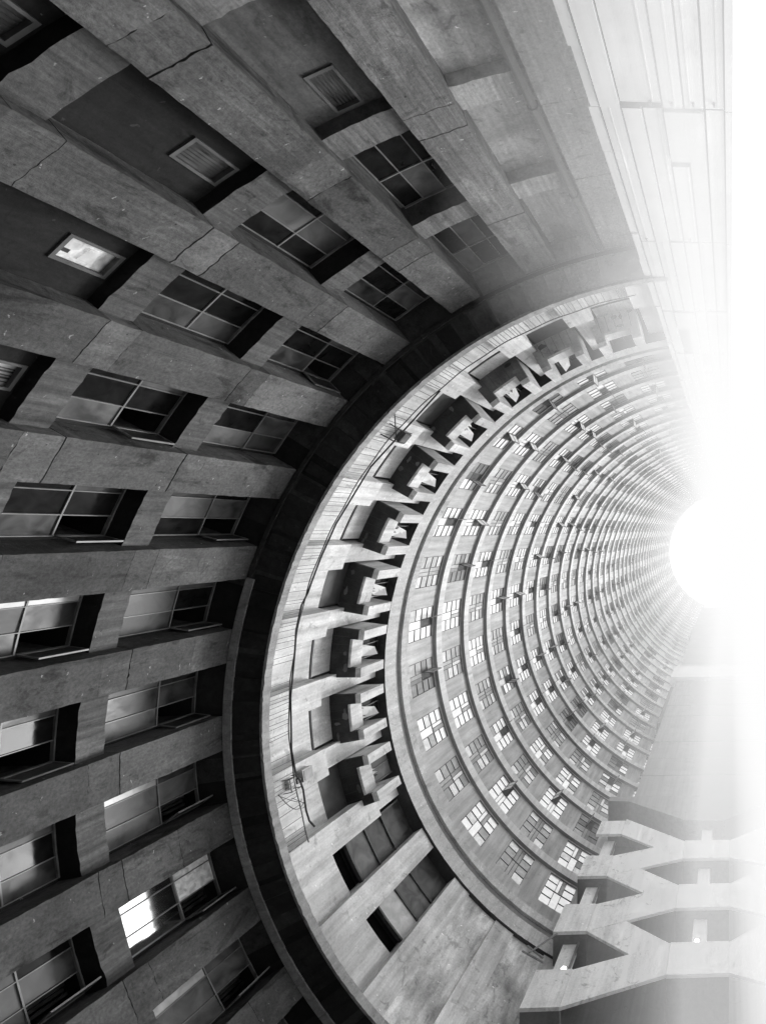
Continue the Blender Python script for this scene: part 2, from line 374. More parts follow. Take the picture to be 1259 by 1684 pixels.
# rainwater pipe beside the pale bay
b = MB(); b.tube([pol(255.4, 13.75, z) for z in (-1.6, 4, 9, 17.5)], 0.09, 'pale recess concrete', 8)
for z in (4.0, 11.6, 14.7): b.tube([pol(255.4, 13.75, z), pol(255.4, 13.75, z + .14)], 0.12, 'pale recess concrete', 8)
tag(b.build('downpipe', None, AX), 'thick vertical pipe running up beside the pale pier near the shaft', 'pipe')

# ------------------------------------------------------------------ projecting ring ledge
ledge = thing('ring_ledge', 'broad dark overhanging ring ledge above the bottom storeys', 'ledge', AX)
T0, T1 = 118.0, 266.0
b = MB()
t = T0
while t < 234:
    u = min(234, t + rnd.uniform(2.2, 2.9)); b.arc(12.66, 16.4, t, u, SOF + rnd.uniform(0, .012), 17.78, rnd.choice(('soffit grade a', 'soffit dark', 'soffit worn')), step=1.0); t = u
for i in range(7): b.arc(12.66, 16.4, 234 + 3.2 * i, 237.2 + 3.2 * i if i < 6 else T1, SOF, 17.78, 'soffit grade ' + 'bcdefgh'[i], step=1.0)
b.build('soffit', ledge)
b = MB(); b.arc(12.585, 12.66, T0, T1, SOF - .035, 17.80, 'ledge lip', step=0.5, zstep=0.1, jit=0.03); b.build('lip', ledge)
b = MB()
t = T0
while t < 258:
    wd = rnd.uniform(4.6, 5.2)
    if t < 192: b.arc(13.42, 13.64, t, t + wd - .06, SOF - .05, SOF - .004, 'ledge lip', step=1)
    else: b.arc(13.52, 13.62, t, t + wd - .06, SOF - .05, SOF - .004, 'shaded soffit', step=1)
    t += wd
b.build('drip_strip', ledge)
b = MB()     # shuttering joints across the soffit
for q in range(60):
    t = T0 + 2.5 * q + rnd.uniform(-.3, .3)
    if t > 262: break
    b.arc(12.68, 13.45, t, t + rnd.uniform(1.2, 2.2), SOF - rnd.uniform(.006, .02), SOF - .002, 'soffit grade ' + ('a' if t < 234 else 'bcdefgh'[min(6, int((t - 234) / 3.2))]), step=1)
b.build('soffit_board', ledge)

# ------------------------------------------------------------------ balcony storey
bal = thing('balcony_wall', 'pale storey between the two rings with columns and recessed panels', 'wall', AX)
for k in range(12, 27):
    c0, c1 = 10 * k - 2.45, 10 * k + 1.35
    b = MB()
    m = 'balcony concrete'
    if k <= 15:
        b.arc(12.98, 13.6, c0, c1, 17.78, 24.08, m, step=1, zstep=0.7, jit=0.015)
    else:
        d = (k - 16) * 0.06
        b.arc(12.98, 13.6, c0 - d, c1 - d, 17.78, 20.58 if k > 16 else 22.4, m, step=1, zstep=0.7, jit=0.015)
        b.arc(13.25, 13.6, c0 + .5 - d, c1 - .5 - d, 20.58 if k > 16 else 22.4, 24.08, m, step=1)
    b.build('column', bal)
for k in range(12, 27):
    a0, a1 = 10 * k + 1.35, 10 * k + 7.55
    d = max(0, k - 16) * 0.06; a0 -= d; a1 -= d
    b = MB()
    if k in (14, 15):
        b.arc(13.3, 13.6, a0, a1, 17.78, 20.15, 'balcony wall', step=1, zstep=.8, jit=.01); b.build('wall_panel', bal)
        w = MB()
        w.quad([pol(a0, 13.56, 20.15), pol(a1, 13.56, 20.15), pol(a1, 13.56, 20.8), pol(a0, 13.56, 20.8)], 'dark opening')
        for zi, (p0, p1, mt) in enumerate(((20.86, 21.78, 'grey glass'), (21.86, 22.76, 'dusty glass'), (22.84, 24.05, 'dusty glass'))):
            if k == 14 and zi == 0: mt = 'pale glass'
            if k == 14 and zi == 1: mt = 'grey glass'
            w.quad([pol(a0, 13.34, p0), pol(a1, 13.34, p0), pol(a1, 13.34, p1), pol(a0, 13.34, p1)], mt)
        wo = w.build('window', bal)
        f = MB()
        for z in (20.8, 21.82, 22.8): f.arc(13.28, 13.4, a0, a1, z - .035, z + .035, 'dark frame', step=4)
        f.arc(13.26, 13.3, a1 - .25, a1, 17.9, 23.9, 'dark frame', step=1)
        f.build('frame', wo)
    elif k < 14:
        b.arc(13.04, 13.6, a0, a1, 17.78, 24.08, 'stained panel', step=1, zstep=.7, jit=.01); b.build('wall_panel', bal)
    else:
        b.arc(13.42, 13.6, a0 - 1, a1 + 1, 17.78, 20.62, 'balcony wall', step=1, zstep=.8, jit=.01)
        b.build('wall_panel', bal)
        b = MB(); dk = k in (16, 19, 22, 24)
        b.arc(13.48, 13.6, a0, a1, 20.62, 21.75, 'dark frame' if dk else 'stepped band', step=1)
        if not dk: b.arc(13.40, 13.47, a0, a1, 20.66, 20.72, 'dark frame', step=2)
        b.build('recess_panel', bal)
b = MB(); b.arc(13.6, 14.6, T0, T1, 17.79, 24.08, 'recess concrete', step=1); b.build('back_wall', bal)
for k in range(16, 26):
    d = (k - 16) * 0.105; vb = random.Random(k * 7)
    t0, t1 = 10 * k + 0.4 - d + vb.uniform(-.12, .12), 10 * k + 7.8 - d + vb.uniform(-.12, .12)
    o = thing('balcony', None, None, (0, 0, 0)); o.parent = bal
    z0, z1 = 21.75, 23.03
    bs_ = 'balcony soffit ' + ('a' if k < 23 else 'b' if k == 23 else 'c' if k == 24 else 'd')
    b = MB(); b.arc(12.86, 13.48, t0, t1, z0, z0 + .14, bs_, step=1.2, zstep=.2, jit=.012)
    b.arc(12.60, 12.86, t0, t0 + 1.5, z0, z0 + .14, bs_, step=2); b.arc(12.60, 12.86, t1 - 1.5, t1, z0, z0 + .14, bs_, step=2)
    for q in range(1, 6):
        tq = t0 + (t1 - t0) * q / 6
        b.arc(12.9, 13.46, tq, tq + .06, z0 - .008, z0 - .001, 'dark frame', step=1)
    for q in range(vb.randrange(2, 5)):      # spalled patches on the underside
        tc_, rc_ = vb.uniform(t0 + .6, t1 - .6), vb.choice((vb.uniform(12.9, 13.0), vb.uniform(13.25, 13.42))); sr, st_ = vb.uniform(.05, .13), vb.uniform(.25, .9)
        b.quad([pol(tc_ + st_ * math.cos(a_) * (f_ := vb.uniform(.6, 1.1)), min(13.46, max(12.88, rc_ + sr * math.sin(a_) * f_)), z0 - .010 - .001 * q) for a_ in [2 * math.pi * i_ / 9 for i_ in range(9)]], vb.choice(('band groove', 'recess concrete', 'balcony soffit b')))
    b.build('floor_slab', o)
    if vb.random() < .7:                     # loose junk on the parapet
        b = MB(); u = vb.uniform(t0 + 2, t1 - 3)
        for q in range(vb.randrange(2, 6)):
            w_, h_, uu = vb.uniform(.15, .5), vb.uniform(.05, .22), u + vb.uniform(-.6, .9)
            b.box8([pol(uu, 12.80, 22.36), pol(uu + w_, 12.82, 22.36), pol(uu + w_, 12.95, 22.36), pol(uu, 12.93, 22.36), pol(uu + .08, 12.74, 22.36 + h_), pol(uu + w_ * .8, 12.80, 22.36 + h_ * .7), pol(uu + w_, 12.93, 22.36 + h_), pol(uu, 12.9, 22.36 + h_ * .8)], vb.choice(('white paint', 'grey enamel', 'dark frame')))
        b.build('clutter', o)
    for (u0, u1) in ((t0, t0 + 1.5), (t1 - 1.5, t1)):
        b = MB(); b.arc(12.42, 12.60, u0, u1, z0 - .01, z1 + .1, 'balcony concrete', step=.75, zstep=.4, jit=.012)
        b.arc(12.60, 13.46, u0, u0 + .5, z0 + .14, z1 + .1, 'balcony concrete', step=.75)
        b.arc(12.60, 13.46, u1 - .5, u1, z0 + .14, z1 + .1, 'balcony concrete', step=.75)
        b.build('fin', o)
    b = MB(); b.arc(12.78, 12.86, t0 + 1.55, t1 - 1.55, z0 - .012, z0 + .62, 'balcony concrete', step=1, zstep=.3, jit=.01); b.build('front_panel', o)
    b = MB(); b.quad([pol(t0 + 1.6, 13.2, z0 + .2), pol(t1 - 1.6, 13.2, z0 + .2), pol(t1 - 1.6, 13.2, 24.0), pol(t0 + 1.6, 13.2, 24.0)], 'grey opening' if k == 16 else 'dark glass')
    wo = b.build('window', o)
    f = MB()
    for u in (t0 + 1.6, (t0 + t1) / 2, t1 - 1.7): f.arc(13.15, 13.22, u, u + .12, z0 + .2, 24.0, 'grey frame', step=1)
    f.build('frame', wo)
    if k in (17, 18, 19, 20, 21, 22, 23, 24):
        b = MB(); u = t0 + 2.6
        b.box8([pol(u, 12.82, 22.42), pol(u + 1.9, 12.9, 22.42), pol(u + 1.9, 12.95, 22.46), pol(u, 12.88, 22.46), pol(u + .1, 12.5, 22.86), pol(u + 1.2, 12.66, 22.92), pol(u + 1.2, 12.7, 22.96), pol(u + .1, 12.55, 22.9)], 'white paint')
        b.build('shutter', o)
# railing along the lip
rail = thing('railing', 'thin metal railing with uneven bars along the lip of the dark ring', 'railing', AX)
b = MB(); b.tube([pol(t, 12.64 + .012 * math.sin(t * .9), 18.64 + .02 * math.sin(t * .31)) for t in [161.5 + .75 * i for i in range(130)]], 0.016, 'railing metal', 5); b.build('top_rail', rail)
nbar = 0; rest = MB()
for k in (18, 19, 17, 20, 16, 21, 22, 23, 24, 25):
    rr = random.Random(k)
    t = max(162, 10 * k - 2.5 + rr.uniform(0, .5))
    while t < 10 * k + 7:
        if not (10 * k + 4 < t < 10 * k + 6 and rr.random() < .8):
            dt = rr.uniform(-.1, .1); pb = k >= 24
            nbar += 1; b = MB() if nbar <= 99 else rest
            b.tube([pol(t, 12.64, 17.8), pol(t + dt, 12.64, 18.64)], .011 if pb else .0085, 'pale frame' if pb else 'railing metal', 4)
            if nbar <= 99: b.build('bar', rail)
        t += rr.choice([.45, .6, .6, .75, .9])
tag(rest.build('bars', rail), kind='stuff')
# black cable slung along the railing
CAB = [(228, 18.66), (214, 18.68), (205, 18.66), (200, 18.66), (196.5, 18.64), (195.2, 18.63), (193.5, 18.50), (190, 18.52), (187.5, 18.62), (184, 18.66), (181, 18.63), (178, 18.66), (174, 18.62), (170.5, 18.68), (169.6, 18.8), (168.2, 18.86), (165.5, 18.8), (164, 18.82), (162.9, 18.95)]
b = MB(); b.tube([pol(t, 12.60, z) for t, z in CAB], 0.026, 'black rubber', 6)
tag(b.build('cable', None, AX), 'thick black cable slung along the railing above the ring ledge', 'cable')
b = MB()
def loop(t0, z0, t1, z1, sag, n=10):
    return [pol(t0 + (t1 - t0) * i / n + sag[0] * math.sin(math.pi * i / n), 12.62 - .1 * math.sin(math.pi * i / n), z0 + (z1 - z0) * i / n + sag[1] * math.sin(math.pi * i / n)) for i in range(n + 1)]
b.tube(loop(169.4, 17.95, 166.9, 18.9, (-1.6, -.1)), .010, 'black rubber', 5); b.tube(loop(169.2, 17.95, 167.2, 18.75, (-.9, .1)), .008, 'black rubber', 5); b.tube(loop(168.0, 18.4, 166.0, 18.7, (-.5, .15)), .008, 'black rubber', 5)
tag(b.build('wire', None, AX), 'thin loose wires looping below the electrical box', 'wire')
o = thing('electrical_box', 'small grey electrical box mounted on the pale column above the cable', 'electrical box', AX)
b = MB(); b.arc(12.80, 12.97, 168.75, 170.35, 19.22, 19.66, 'grey enamel', step=2); b.build('casing', o)
b = MB(); b.arc(12.785, 12.80, 168.9, 170.2, 19.26, 19.62, 'pale frame', step=2); b.build('door', o)
b = MB(); b.arc(12.84, 12.97, 168.9, 169.5, 19.02, 19.2, 'railing metal', step=2); b.build('gland', o)
o = thing('meter_box', 'wire-framed grey meter box between the cable and the electrical box', 'meter box', AX)
b = MB(); b.arc(12.86, 12.97, 168.7, 170.0, 18.72, 18.98, 'grey enamel', step=2); b.build('casing', o)
b = MB()
for t in (168.5, 170.2):
    b.tube([pol(t, 12.97, 18.6), pol(t, 12.74, 18.6), pol(t, 12.74, 19.0), pol(t, 12.97, 19.0)], .014, 'railing metal', 5)
b.tube([pol(168.5, 12.74, 18.6), pol(170.2, 12.74, 18.6)], .014, 'railing metal', 5); b.build('guard', o)
o = thing('floodlight', 'dark floodlight on bent bracket arms fixed to a pale column', 'floodlight', AX)
b = MB(); b.arc(12.66, 12.86, 218.4, 220.0, 19.2, 19.55, 'dark frame', step=2); b.build('lamp_head', o)
b = MB(); b.quad([pol(218.6, 12.655, 19.25), pol(219.8, 12.655, 19.25), pol(219.8, 12.655, 19.5), pol(218.6, 12.655, 19.5)], 'grey glass'); b.build('lens', o)
b = MB()
for t in (218.3, 220.1): b.tube([pol(t, 12.98, 18.7), pol(t, 12.72, 19.0), pol(t, 12.72, 19.6)], .02, 'railing metal', 5)
b.tube([pol(222.0, 12.8, 18.2), pol(219.0, 12.8, 19.1)], .016, 'railing metal', 5); b.build('bracket', o)

# ------------------------------------------------------------------ stepped ring band
band = thing('stepped_ring', 'pale stepped concrete ring band under the first row of windows', 'ledge', AX)
b = MB(); b.arc(12.88, 13.1, T0, T1, 24.06, 24.83, 'stepped band', under='balcony soffit', step=.75, zstep=.25, jit=.02); b.arc(13.1, 14.5, T0, T1, 24.09, 24.83, 'stepped band', under='balcony soffit', step=1.5); b.build('fascia', band)
b = MB(); b.arc(13.02, 14.5, T0, T1, 24.83, 25.27, 'band groove', step=.75); b.build('groove', band)
b = MB(); b.arc(12.91, 14.5, T0, T1, 25.27, 25.70, 'stepped band', step=.75, zstep=.2, jit=.02); b.build('coping', band)

# ------------------------------------------------------------------ window storeys
NST = 37
ORD = 'first second third fourth fifth sixth seventh eighth ninth tenth eleventh twelfth thirteenth fourteenth fifteenth sixteenth seventeenth eighteenth nineteenth twentieth'.split()
def ordinal(n):
    if n <= 20: return ORD[n - 1]
    tens = {2: 'twenty', 3: 'thirty'}[n // 10]
    if n % 10 == 0: return tens[:-1] + 'ieth'
    return tens + '-' + ORD[n % 10 - 1]
WW = 5.9; RW = 14.22; WH = 2.13
def window_mesh(v, framed):
    """panes at angle 0..WW, height 0..1.85; opening of the middle casement on some"""
    rr = random.Random(100 + v)
    cols = [0, WW * .37, WW * .63, WW]; rows = [0, 1.1, WH]
    style = v % 10
    base = ('white', 'white', 'mixed', 'grey', 'white', 'dusty', 'mixed', 'white', 'grey', 'mixed')[style]
    opened = v in (1, 2, 4, 5, 6, 9)
    pal = {'white': ['white glass'] * 9 + ['daylit glass', 'pale glass'], 'mixed': ['white glass', 'daylit glass', 'soft glass', 'dim glass', 'white glass'],
           'grey': ['soft glass', 'pale glass', 'soft glass', 'daylit glass', 'pale glass'], 'dusty': ['dim glass', 'soft glass', 'dim glass', 'pale glass', 'dim glass']}[base]
    w = MB(); f = MB()
    def bar(u0, u1, y0, y1): f.arc(RW - .025, RW + .02, u0, u1, y0, y1, 'storey frame', step=4)
    for c in range(3):
        for r in range(2):
            x0, x1, y0, y1 = cols[c], cols[c + 1], rows[r], rows[r + 1]
            op = opened and c == 1 and r == 1
            if op:
                w.quad([pol(x0, RW + .06, y0), pol(x1, RW + .06, y0), pol(x1, RW + .06, y1), pol(x0, RW + .06, y1)], 'grey opening'); continue
            cells = [(x0, x1, y0, y1)]
            if c != 1:
                ym = y0 + (y1 - y0) * .5; cells = [(x0, x1, y0, ym), (x0, x1, ym, y1)]; bar(x0, x1, ym - .014, ym + .014)
            else:
                xm = (x0 + x1) / 2
                if rr.random() < .5: cells = [(x0, xm, y0, y1), (xm, x1, y0, y1)]; bar(xm - .05, xm + .05, y0, y1)
            for (p0, p1, q0, q1) in cells:
                tl = rr.uniform(-.01, .01)
                w.quad([pol(p0, RW + tl, q0), pol(p1, RW - tl, q0), pol(p1, RW, q1), pol(p0, RW + tl, q1)], rr.choice(pal))
    for x in cols: bar(x - .05, x + .05, 0, WH)
    for y in rows: bar(0, WW, y - .016, y + .016)
    sm = None
    if opened:
        s = MB(); ang = rr.uniform(60, 110); hx = cols[1] if rr.random() < .5 else cols[2]; sg = 1 if hx == cols[1] else -1
        h = Vector(pol(hx, RW - .04, 0)); rad = -Vector(pol(hx, 1, 0)); tan = sg * Vector((-math.sin(R(hx)), math.cos(R(hx)), 0))
        d = math.cos(R(ang)) * tan + math.sin(R(ang)) * rad; nn = d.cross(Vector((0, 0, 1))) * .016; wd = RW * R(WW * .26) * 1.15
        def slab(u0, u1, y0, y1, mt, th=1):
            A, B = h + d * u0, h + d * u1; q = nn * th; Z0, Z1 = Vector((0, 0, y0)), Vector((0, 0, y1))
            s.box8([A - q + Z0, B - q + Z0, B + q + Z0, A + q + Z0, A - q + Z1, B - q + Z1, B + q + Z1, A + q + Z1], mt)
        y0, y1 = rows[1], rows[2] - .02
        slab(0, .04, y0, y1, 'storey frame'); slab(wd - .04, wd, y0, y1, 'storey frame'); slab(.04, wd - .04, y0, y0 + .04, 'storey frame'); slab(.04, wd - .04, y1 - .04, y1, 'storey frame'); slab(.04, wd - .04, (y0 + y1) / 2 - .02, (y0 + y1) / 2 + .02, 'storey frame')
        slab(.04, wd - .04, y0 + .04, y1 - .04, rr.choice(['white paint', 'pale glass', 'pale glass']), .4)
        sm = s.mesh('sash')
    if not framed:       # far storeys: the bars belong to the window's own mesh
        for q, fc in enumerate(f.f): pass
        off = len(w.v); w.v += f.v
        for fc, mi in zip(f.f, f.mi): w.f.append(tuple(off + i for i in fc)); w.mi.append(w.mat(f.mats[mi]))
        return w.mesh('window'), None, sm
    return w.mesh('window'), f.mesh('frame'), sm
VAR = [window_mesh(v, True) for v in range(10)]
FAR = [window_mesh(v, False) for v in range(10)]
WT0, WT1 = 114.0, 268.0
for n in range(-1, NST):
    Lz = 30.52 + 3.08 * n
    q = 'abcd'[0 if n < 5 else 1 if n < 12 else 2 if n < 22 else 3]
    st = thing('window_storey', '%s storey of windows counting up from the stepped concrete ring' % ordinal(n + 2), 'storey', (CX, CY, Lz), 'storeys of windows ringing the round core')
    if n == -1:
        zb = 25.70 - Lz
    else:
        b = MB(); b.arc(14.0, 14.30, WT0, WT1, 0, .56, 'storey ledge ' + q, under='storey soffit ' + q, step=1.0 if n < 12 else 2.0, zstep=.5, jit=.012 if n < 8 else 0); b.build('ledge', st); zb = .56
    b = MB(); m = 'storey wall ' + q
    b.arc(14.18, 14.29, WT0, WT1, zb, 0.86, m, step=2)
    for k in range(11, 27):
        b.arc(14.18, 14.29, 10 * k - 4.05, 10 * k - 0.05, 0.86, 3.00, m, step=2)
    b.arc(14.17, 14.29, WT0, WT1, 3.00, 3.078, m, step=2)
    b.build('wall', st)
    rr = random.Random(n * 3 + 5)
    for k in range(11, 27):
        if n < 2: v = rr.choice([0, 4, 7, 1]) if (k + (n == 1)) % 2 == 0 else rr.choice([3, 8, 5, 6])
        else: v = rr.randrange(10)
        pm, fm, sm = (VAR if n < 14 else FAR)[v]
        wo = link('window', pm, st, (0, 0, 0.865), R(10 * k - 0.05))
        if fm: link('frame', fm, wo)
        if sm and (n < 26): link('sash', sm, wo)
# roof rim
b = MB(); zt = 30.52 + 3.08 * NST
b.arc(13.95, 14.6, WT0, WT1, zt, zt + 1.2, 'storey ledge d', step=1.5)
tag(b.build('parapet', None, AX), 'pale roof parapet circling the bright opening at the top', 'parapet')

# ------------------------------------------------------------------ lift shaft (flat ribbed face)
shaft = thing('lift_shaft', 'pale ribbed concrete shaft rising straight up to the bright opening', 'shaft', (0, -7.35, 0))
X = [-2.27, -1.90, -1.54, -1.18, -0.81, -0.45, -0.10]
zs = [-1.6, 0.6, 5.5, 10.45] + [10.45 + 4.93 * i for i in range(1, 28)]
for a, z0 in enumerate(zs[:-1]):
    z1 = zs[a + 1] - .03
    b = MB(); rr = random.Random(a)
    for i in range(6):
        x0, x1 = X[i] + .018, X[i + 1] - .018
        zz0, zz1 = z0, z1
        depth = rr.uniform(0, .03)
        if abs(z0 - 5.5) < .1:
            if i in (1,): x1 = X[i + 2] - .018
            if i == 2: continue
            if i == 1: zz1 = z1 - .12
        if abs(z0 - 10.45) < .1 and i in (3, 4): zz0 = 12.15 + (i - 3) * -.2
        if abs(z0 - 20.31) < .1 and i in (1, 2):
            zz0 = 22.0
            if i == 1: continue
        if abs(z0 - 25.24) < .1 and i == 3: zz0 = 28.5
        b.box(x0, x1, -.02 - depth, .02 - depth, zz0, zz1, 'shaft concrete') if False else b.box(x0, x1, -.3, depth, zz0, zz1, 'shaft concrete', under='shaft groove')
        # thin rib lines cast in the boards
        if rr.random() < .6:
            xr = rr.uniform(x0 + .05, x1 - .05); b.box(xr, xr + .02, depth, depth + .012, zz0 + .02, zz1 - .02, 'shaft concrete')
    if abs(z0 - 10.45) < .1: b.box(X[3] + .018, X[5] - .018, -.3, .06, 10.47, 11.9, 'shaft concrete')
    if abs(z0 - 20.31) < .1: b.box(X[1] + .018, X[3] - .018, -.3, .06, 20.33, 21.95, 'shaft concrete')
    if abs(z0 - 25.24) < .1: b.box(X[3] + .018, X[4] - .018, -.3, .03, 26.9, 27.9, 'white paint')
    b.box(X[6] + .01, .03, -.3, .05, z0, z1, 'shaft concrete')
    for i in range(6):
        if rr.random() < .6: b.box(X[i] + .15, X[i] + .19, .0, .06, z1 - .16, z1 - .10, 'shaft groove')
    b.build('panel', shaft)
b = MB(); b.box(-2.3, 0.0, -3.0, -.06, -1.6, 142, 'shaft groove'); b.build('core_wall', shaft)
b = MB()
z = -1.6
while z < 142:
    h = rnd.uniform(1.2, 2.4); j = rnd.uniform(-.03, .03)
    b.box(-2.46 + j, -2.29, -.8, -.02 + rnd.uniform(-.02, .03), z, z + h - .01, 'shaft concrete'); z += h
b.build('edge_strip', shaft)

# ------------------------------------------------------------------ stair tower
SY = 15.2; K = SY / 17.0
tower = thing('stair_tower', 'pale stair tower with zigzag parapets below and a blank ribbed face above', 'stair tower', (0, SY, 0))
def prism(pts, y0, y1, mat, name, parent=tower, under=None):
    """pts (x,z) polygon counter-clockwise in the tower face, extruded from y0 (front) to y1"""
    b = MB(); n = len(pts); v = len(b.v)
    b.v += [(x * K, y0, z * K) for x, z in pts] + [(x * K, y1, z * K) for x, z in pts]
    mi = b.mat(mat)
    b.f.append(tuple(range(n))); b.mi.append(mi)
    b.f.append(tuple(reversed(range(n, 2 * n)))); b.mi.append(mi)
    for i in range(n):
        j = (i + 1) % n; b.f.append((i, i + n, j + n, j)); b.mi.append(mi)
    return b.build(name, parent)
PX0, PX1 = -7.45, -6.05
MXL, MXR = -2.42, -0.02
RX0, RX1 = 3.55, 4.95
LZ = [22.45 + 4.12 * i for i in range(0, 4)]
for i, z in enumerate(LZ):
    last = i == len(LZ) - 1
    hgt = 1.88 if not last else 1.55
    # side landings
    prism([(PX0, z), (PX1 - .01, z), (PX1 - .01, z + hgt), (PX0, z + hgt)], 0, .13, 'stair concrete', 'landing_parapet')
    prism([(RX0 + .01, z), (RX1, z), (RX1, z + hgt), (RX0 + .01, z + hgt)], 0, .13, 'stair concrete', 'landing_parapet')
    if last: break
    # middle landing above it
    mz = z + 1.42
    prism([(MXL, mz), (MXR, mz), (MXR, mz + 1.82), (MXL, mz + 1.82)], 0, .13, 'stair concrete', 'landing_parapet')
    # flights up to the middle landing and on to the next side landing
    for sgn, a, m_ in ((1, PX1, MXL - .01), (-1, RX0, MXR + .01)):
        prism([(a, z), (m_, mz + .02), (m_, mz + 1.80), (a, z + 1.86)][::sgn], .012, .13, 'stair concrete', 'flight_parapet')
        zz = z + 4.12
        prism([(a, zz + .03), (m_, mz + .06), (m_, mz + 1.78), (a, zz + 1.80)][::sgn], .024, .13, 'stair concrete', 'flight_parapet')
    # posts in the openings
    for px, pz0, pz1, wd in ((-6.75, z + 1.88, z + 4.12, .56), (-1.3, mz + 1.82, mz + 4.12, .6)):
        b = MB(); b.box(px * K - wd * K / 2, px * K + wd * K / 2, .5, .95, pz0 * K - .3, pz1 * K + .3, 'stair concrete'); b.build('post', tower)
    b = MB(); b.box((-6.42) * K, (-6.34) * K, .4, .48, z * K, (z + 4.12) * K, 'pale frame'); b.build('service_pipe', tower)
    # stair slabs inside
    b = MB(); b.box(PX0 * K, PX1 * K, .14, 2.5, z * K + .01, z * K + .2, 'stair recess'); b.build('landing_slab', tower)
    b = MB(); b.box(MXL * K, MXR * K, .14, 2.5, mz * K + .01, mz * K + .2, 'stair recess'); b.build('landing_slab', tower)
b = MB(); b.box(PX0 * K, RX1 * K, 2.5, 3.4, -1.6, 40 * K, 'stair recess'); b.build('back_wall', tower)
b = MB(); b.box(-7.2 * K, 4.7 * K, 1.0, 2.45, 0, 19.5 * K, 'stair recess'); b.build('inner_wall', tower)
# sloping underside and blank upper face
prism([(-7.6, 39.0), (-6.3, 38.9), (-2.6, 36.3), (-.4, 36.1), (3.4, 38.9), (4.9, 39.0), (4.9, 39.6), (-7.6, 39.6)], 0.01, 3.2, 'tower concrete', 'haunch')
zt, w0 = 39.6, -6.05
steps = [39.6 + 3.43 * i for i in range(0, 10)] + [71.1]
prev = 39.6
for i, z in enumerate([42.9, 46.1, 49.65, 53.0, 56.45, 59.8, 63.3, 66.7, 69.4]):
    prism([(-6.05, prev), (3.55, prev), (3.55, z - .06), (-6.05, z - .06)], rnd.uniform(0, .03), 2.0, 'tower concrete', 'face_panel'); prev = z
prism([(-6.65, 69.4), (4.2, 69.4), (4.2, 75.0), (-6.65, 75.0)], -.35, 2.0, 'stair concrete', 'ledge'); prev = 75.0
i = 0
while prev < 130:
    z = prev + 3.43
    prism([(-6.2, prev), (3.7, prev), (3.7, z - .06), (-6.2, z - .06)], rnd.uniform(0, .03), 2.0, 'tower concrete', 'face_panel'); prev = z
b = MB(); b.box(-6.0 * K, 3.5 * K, .4, 2.2, 39.6 * K, prev * K, 'stair recess'); b.build('core_wall', tower)
b = MB(); b.box(-6.62 * K, -6.25 * K, .5, 3.0, 56 * K, 69 * K, 'stair recess'); b.box(-6.7 * K, -6.3 * K, .5, 3.0, 100 * K, 112 * K, 'stair recess'); b.build('side_fin', tower)
prism([(-5.6, prev), (3.4, prev), (3.4, prev + 7), (-5.6, prev + 7)], .9, 2.0, 'white paint', 'roof_house')
b = MB()
for x in (-4.2, -1.5, 1.2):
    for z in (2.0, 3.2): b.box(x * K, (x + 1.5) * K, .84, .9, (prev + z) * K, (prev + z + .5) * K, 'grey glass')
b.build('louvre', tower)
def lamp(x, z, label):
    o = thing('bulkhead_lamp', label, 'lamp', (x * K, SY, z * K))
    b = MB(); b.box(-.12, .12, .1, .3, -.12, .12, 'grey enamel'); b.build('housing', o)
    b = MB(); n = 10
    ring = [[(.09 * math.cos(2 * math.pi * i / n) * c, .1 - .07 * s_, .09 * math.sin(2 * math.pi * i / n) * c) for i in range(n)] for c, s_ in ((1, 0), (.8, .6), (.35, .95))]
    for a in range(2):
        for i in range(n): b.quad([ring[a][i], ring[a][(i + 1) % n], ring[a + 1][(i + 1) % n], ring[a + 1][i]], 'lamp glow')
    b.quad(ring[2], 'lamp glow'); b.build('bulb', o)
lamp(-1.35, 25.9, 'lit round lamp under the post between two middle stair landings')
lamp(-6.45, 24.5, 'lit round lamp at the foot of the post above the lowest landing')
b = MB()
for p in (((-7.9, 24.9), (-7.15, 26.1)), ((-8.2, 25.0), (-7.2, 24.4)), ((-8.1, 25.3), (-7.3, 24.65))):
    b.tube([(p[0][0] * K, -.25, p[0][1] * K), (p[1][0] * K, -.2, p[1][1] * K)], .035, 'pale frame', 5)
tag(b.build('aerial', None, (0, SY, 0)), 'crossed metal rods of an aerial sticking out beside the lowest landing', 'aerial')

# ------------------------------------------------------------------ glowing volumes added for the white fade over the unbuilt side
veils = thing('fade_haze', 'glowing white veil added for the fade to white over the unbuilt side of the core', 'fade_haze', kind='stuff')
def fade_haze(x0, x1, y0, y1, z0, z1, dens):
    name = 'fade glow %.3f' % dens
    if name not in MATS:
        m, nt, N, L = _nodes(name)
        out = N.new('ShaderNodeOutputMaterial'); ab = N.new('ShaderNodeVolumeAbsorption'); em = N.new('ShaderNodeEmission'); ad = N.new('ShaderNodeAddShader')
        ab.inputs['Color'].default_value = (0, 0, 0, 1); ab.inputs['Density'].default_value = dens
        em.inputs['Strength'].default_value = dens
        L.new(ab.outputs[0], ad.inputs[0]); L.new(em.outputs[0], ad.inputs[1]); L.new(ad.outputs[0], out.inputs['Volume'])
        MATS[name] = m
    b = MB(); b.box(x0, x1, y0, y1, z0, z1, name)
    tag(b.build('fade_veil', veils), kind='stuff')
fade_haze(-1.6, 2.3, -11, 22, 6.4, 150, 0.028)
fade_haze(-1.59, 2.29, -10.9, 21.9, 10.6, 149, 0.006)
for q, (x0, dn) in enumerate(((0.2, 0.010), (0.4, 0.016), (0.7, 0.024), (1.1, 0.04), (1.5, 0.05))):
    fade_haze(x0, 2.25 - .02 * q, -10.8 + .02 * q, 21.8 - .02 * q, 4.0 + .05 * q, 148 - q * .1, dn)
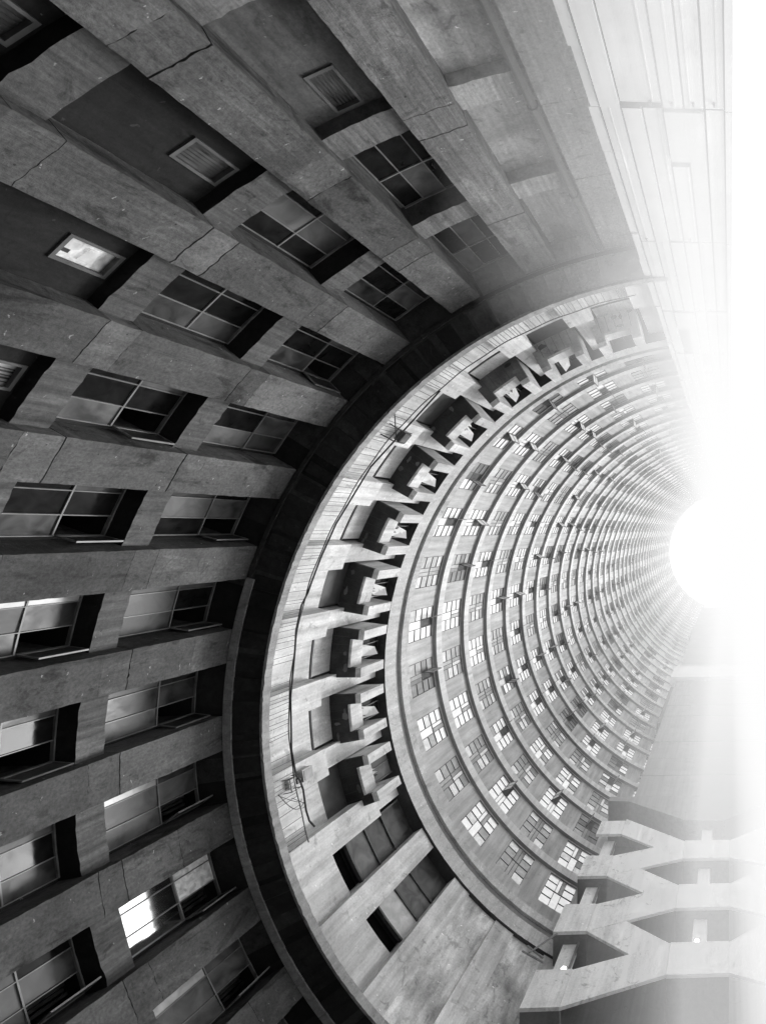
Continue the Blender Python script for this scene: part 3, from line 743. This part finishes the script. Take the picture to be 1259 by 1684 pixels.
fade_haze(-0.5, 0.19, -12, 1.5, 2.0, 120, 0.09)            # in front of the ribbed shaft
fade_haze(-1.02, -0.51, -12.1, -0.9, 2.1, 60, 0.15)       # over the last bays beside the shaft
fade_haze(-13.9, 8, -8.7, 19, 60, 151, 0.003)
fade_haze(-13.8, 7.9, -8.6, 18.9, 95, 151.5, 0.009)

# ------------------------------------------------------------------ light
SUN_AZ = Vector((1.0, 0.36, 0)); EL = 42
w = bpy.data.worlds.new('World'); S.world = w; w.use_nodes = True
nt = w.node_tree; bg = nt.nodes['Background']
sky = nt.nodes.new('ShaderNodeTexSky'); sky.sky_type = 'NISHITA'; sky.sun_disc = False
sky.sun_elevation = R(EL); sky.sun_rotation = math.atan2(SUN_AZ.x, SUN_AZ.y)
sky.air_density = 1.5; sky.dust_density = 6.0
bw = nt.nodes.new('ShaderNodeRGBToBW'); nt.links.new(sky.outputs[0], bw.inputs[0])
gn = nt.nodes.new('ShaderNodeMath'); gn.operation = 'MULTIPLY_ADD'; gn.inputs[1].default_value = 0.5; gn.inputs[2].default_value = 8.0
nt.links.new(bw.outputs[0], gn.inputs[0])
nt.links.new(gn.outputs[0], bg.inputs['Color']); bg.inputs['Strength'].default_value = 0.13
sd = bpy.data.lights.new('Sun', 'SUN'); sd.energy = 3.4; sd.angle = R(18); sd.color = (1, 1, 1)
so = bpy.data.objects.new('Sun', sd); COL.objects.link(so)
d = (SUN_AZ.normalized() * math.cos(R(EL)) + Vector((0, 0, math.sin(R(EL))))).normalized()
so.rotation_euler = d.to_track_quat('Z', 'Y').to_euler()

# ------------------------------------------------------------------ camera
cd = bpy.data.cameras.new('Camera'); co = bpy.data.objects.new('Camera', cd); COL.objects.link(co)
ex = Vector((0.99917089, 0.00119211, 0.04069538)); ey = Vector((0.0, 0.99957122, -0.02928104)); ez = Vector((-0.04071284, 0.02925676, 0.99874246))
right = Vector((ex[0], ey[0], ez[0])); up = -Vector((ex[1], ey[1], ez[1])); back = -Vector((ex[2], ey[2], ez[2]))
co.matrix_world = Matrix(((right.x, up.x, back.x, 0), (right.y, up.y, back.y, 0), (right.z, up.z, back.z, 0), (0, 0, 0, 1)))
cd.sensor_fit = 'VERTICAL'; cd.sensor_height = 36; cd.sensor_width = 36
cd.lens = 1000 / 1684 * 36
cd.shift_x = -(1240 - 629.5) / 1684; cd.shift_y = 0.0
cd.clip_start = 0.05; cd.clip_end = 3000
S.camera = co
S.view_settings.view_transform = 'Standard'; S.view_settings.look = 'None'; S.view_settings.exposure = 0
S.cycles.max_bounces = 4; S.cycles.diffuse_bounces = 3; S.cycles.glossy_bounces = 2; S.cycles.transparent_max_bounces = 40; S.cycles.use_adaptive_sampling = True; S.cycles.adaptive_threshold = 0.03; S.cycles.volume_bounces = 0
S.cycles.use_denoising = True
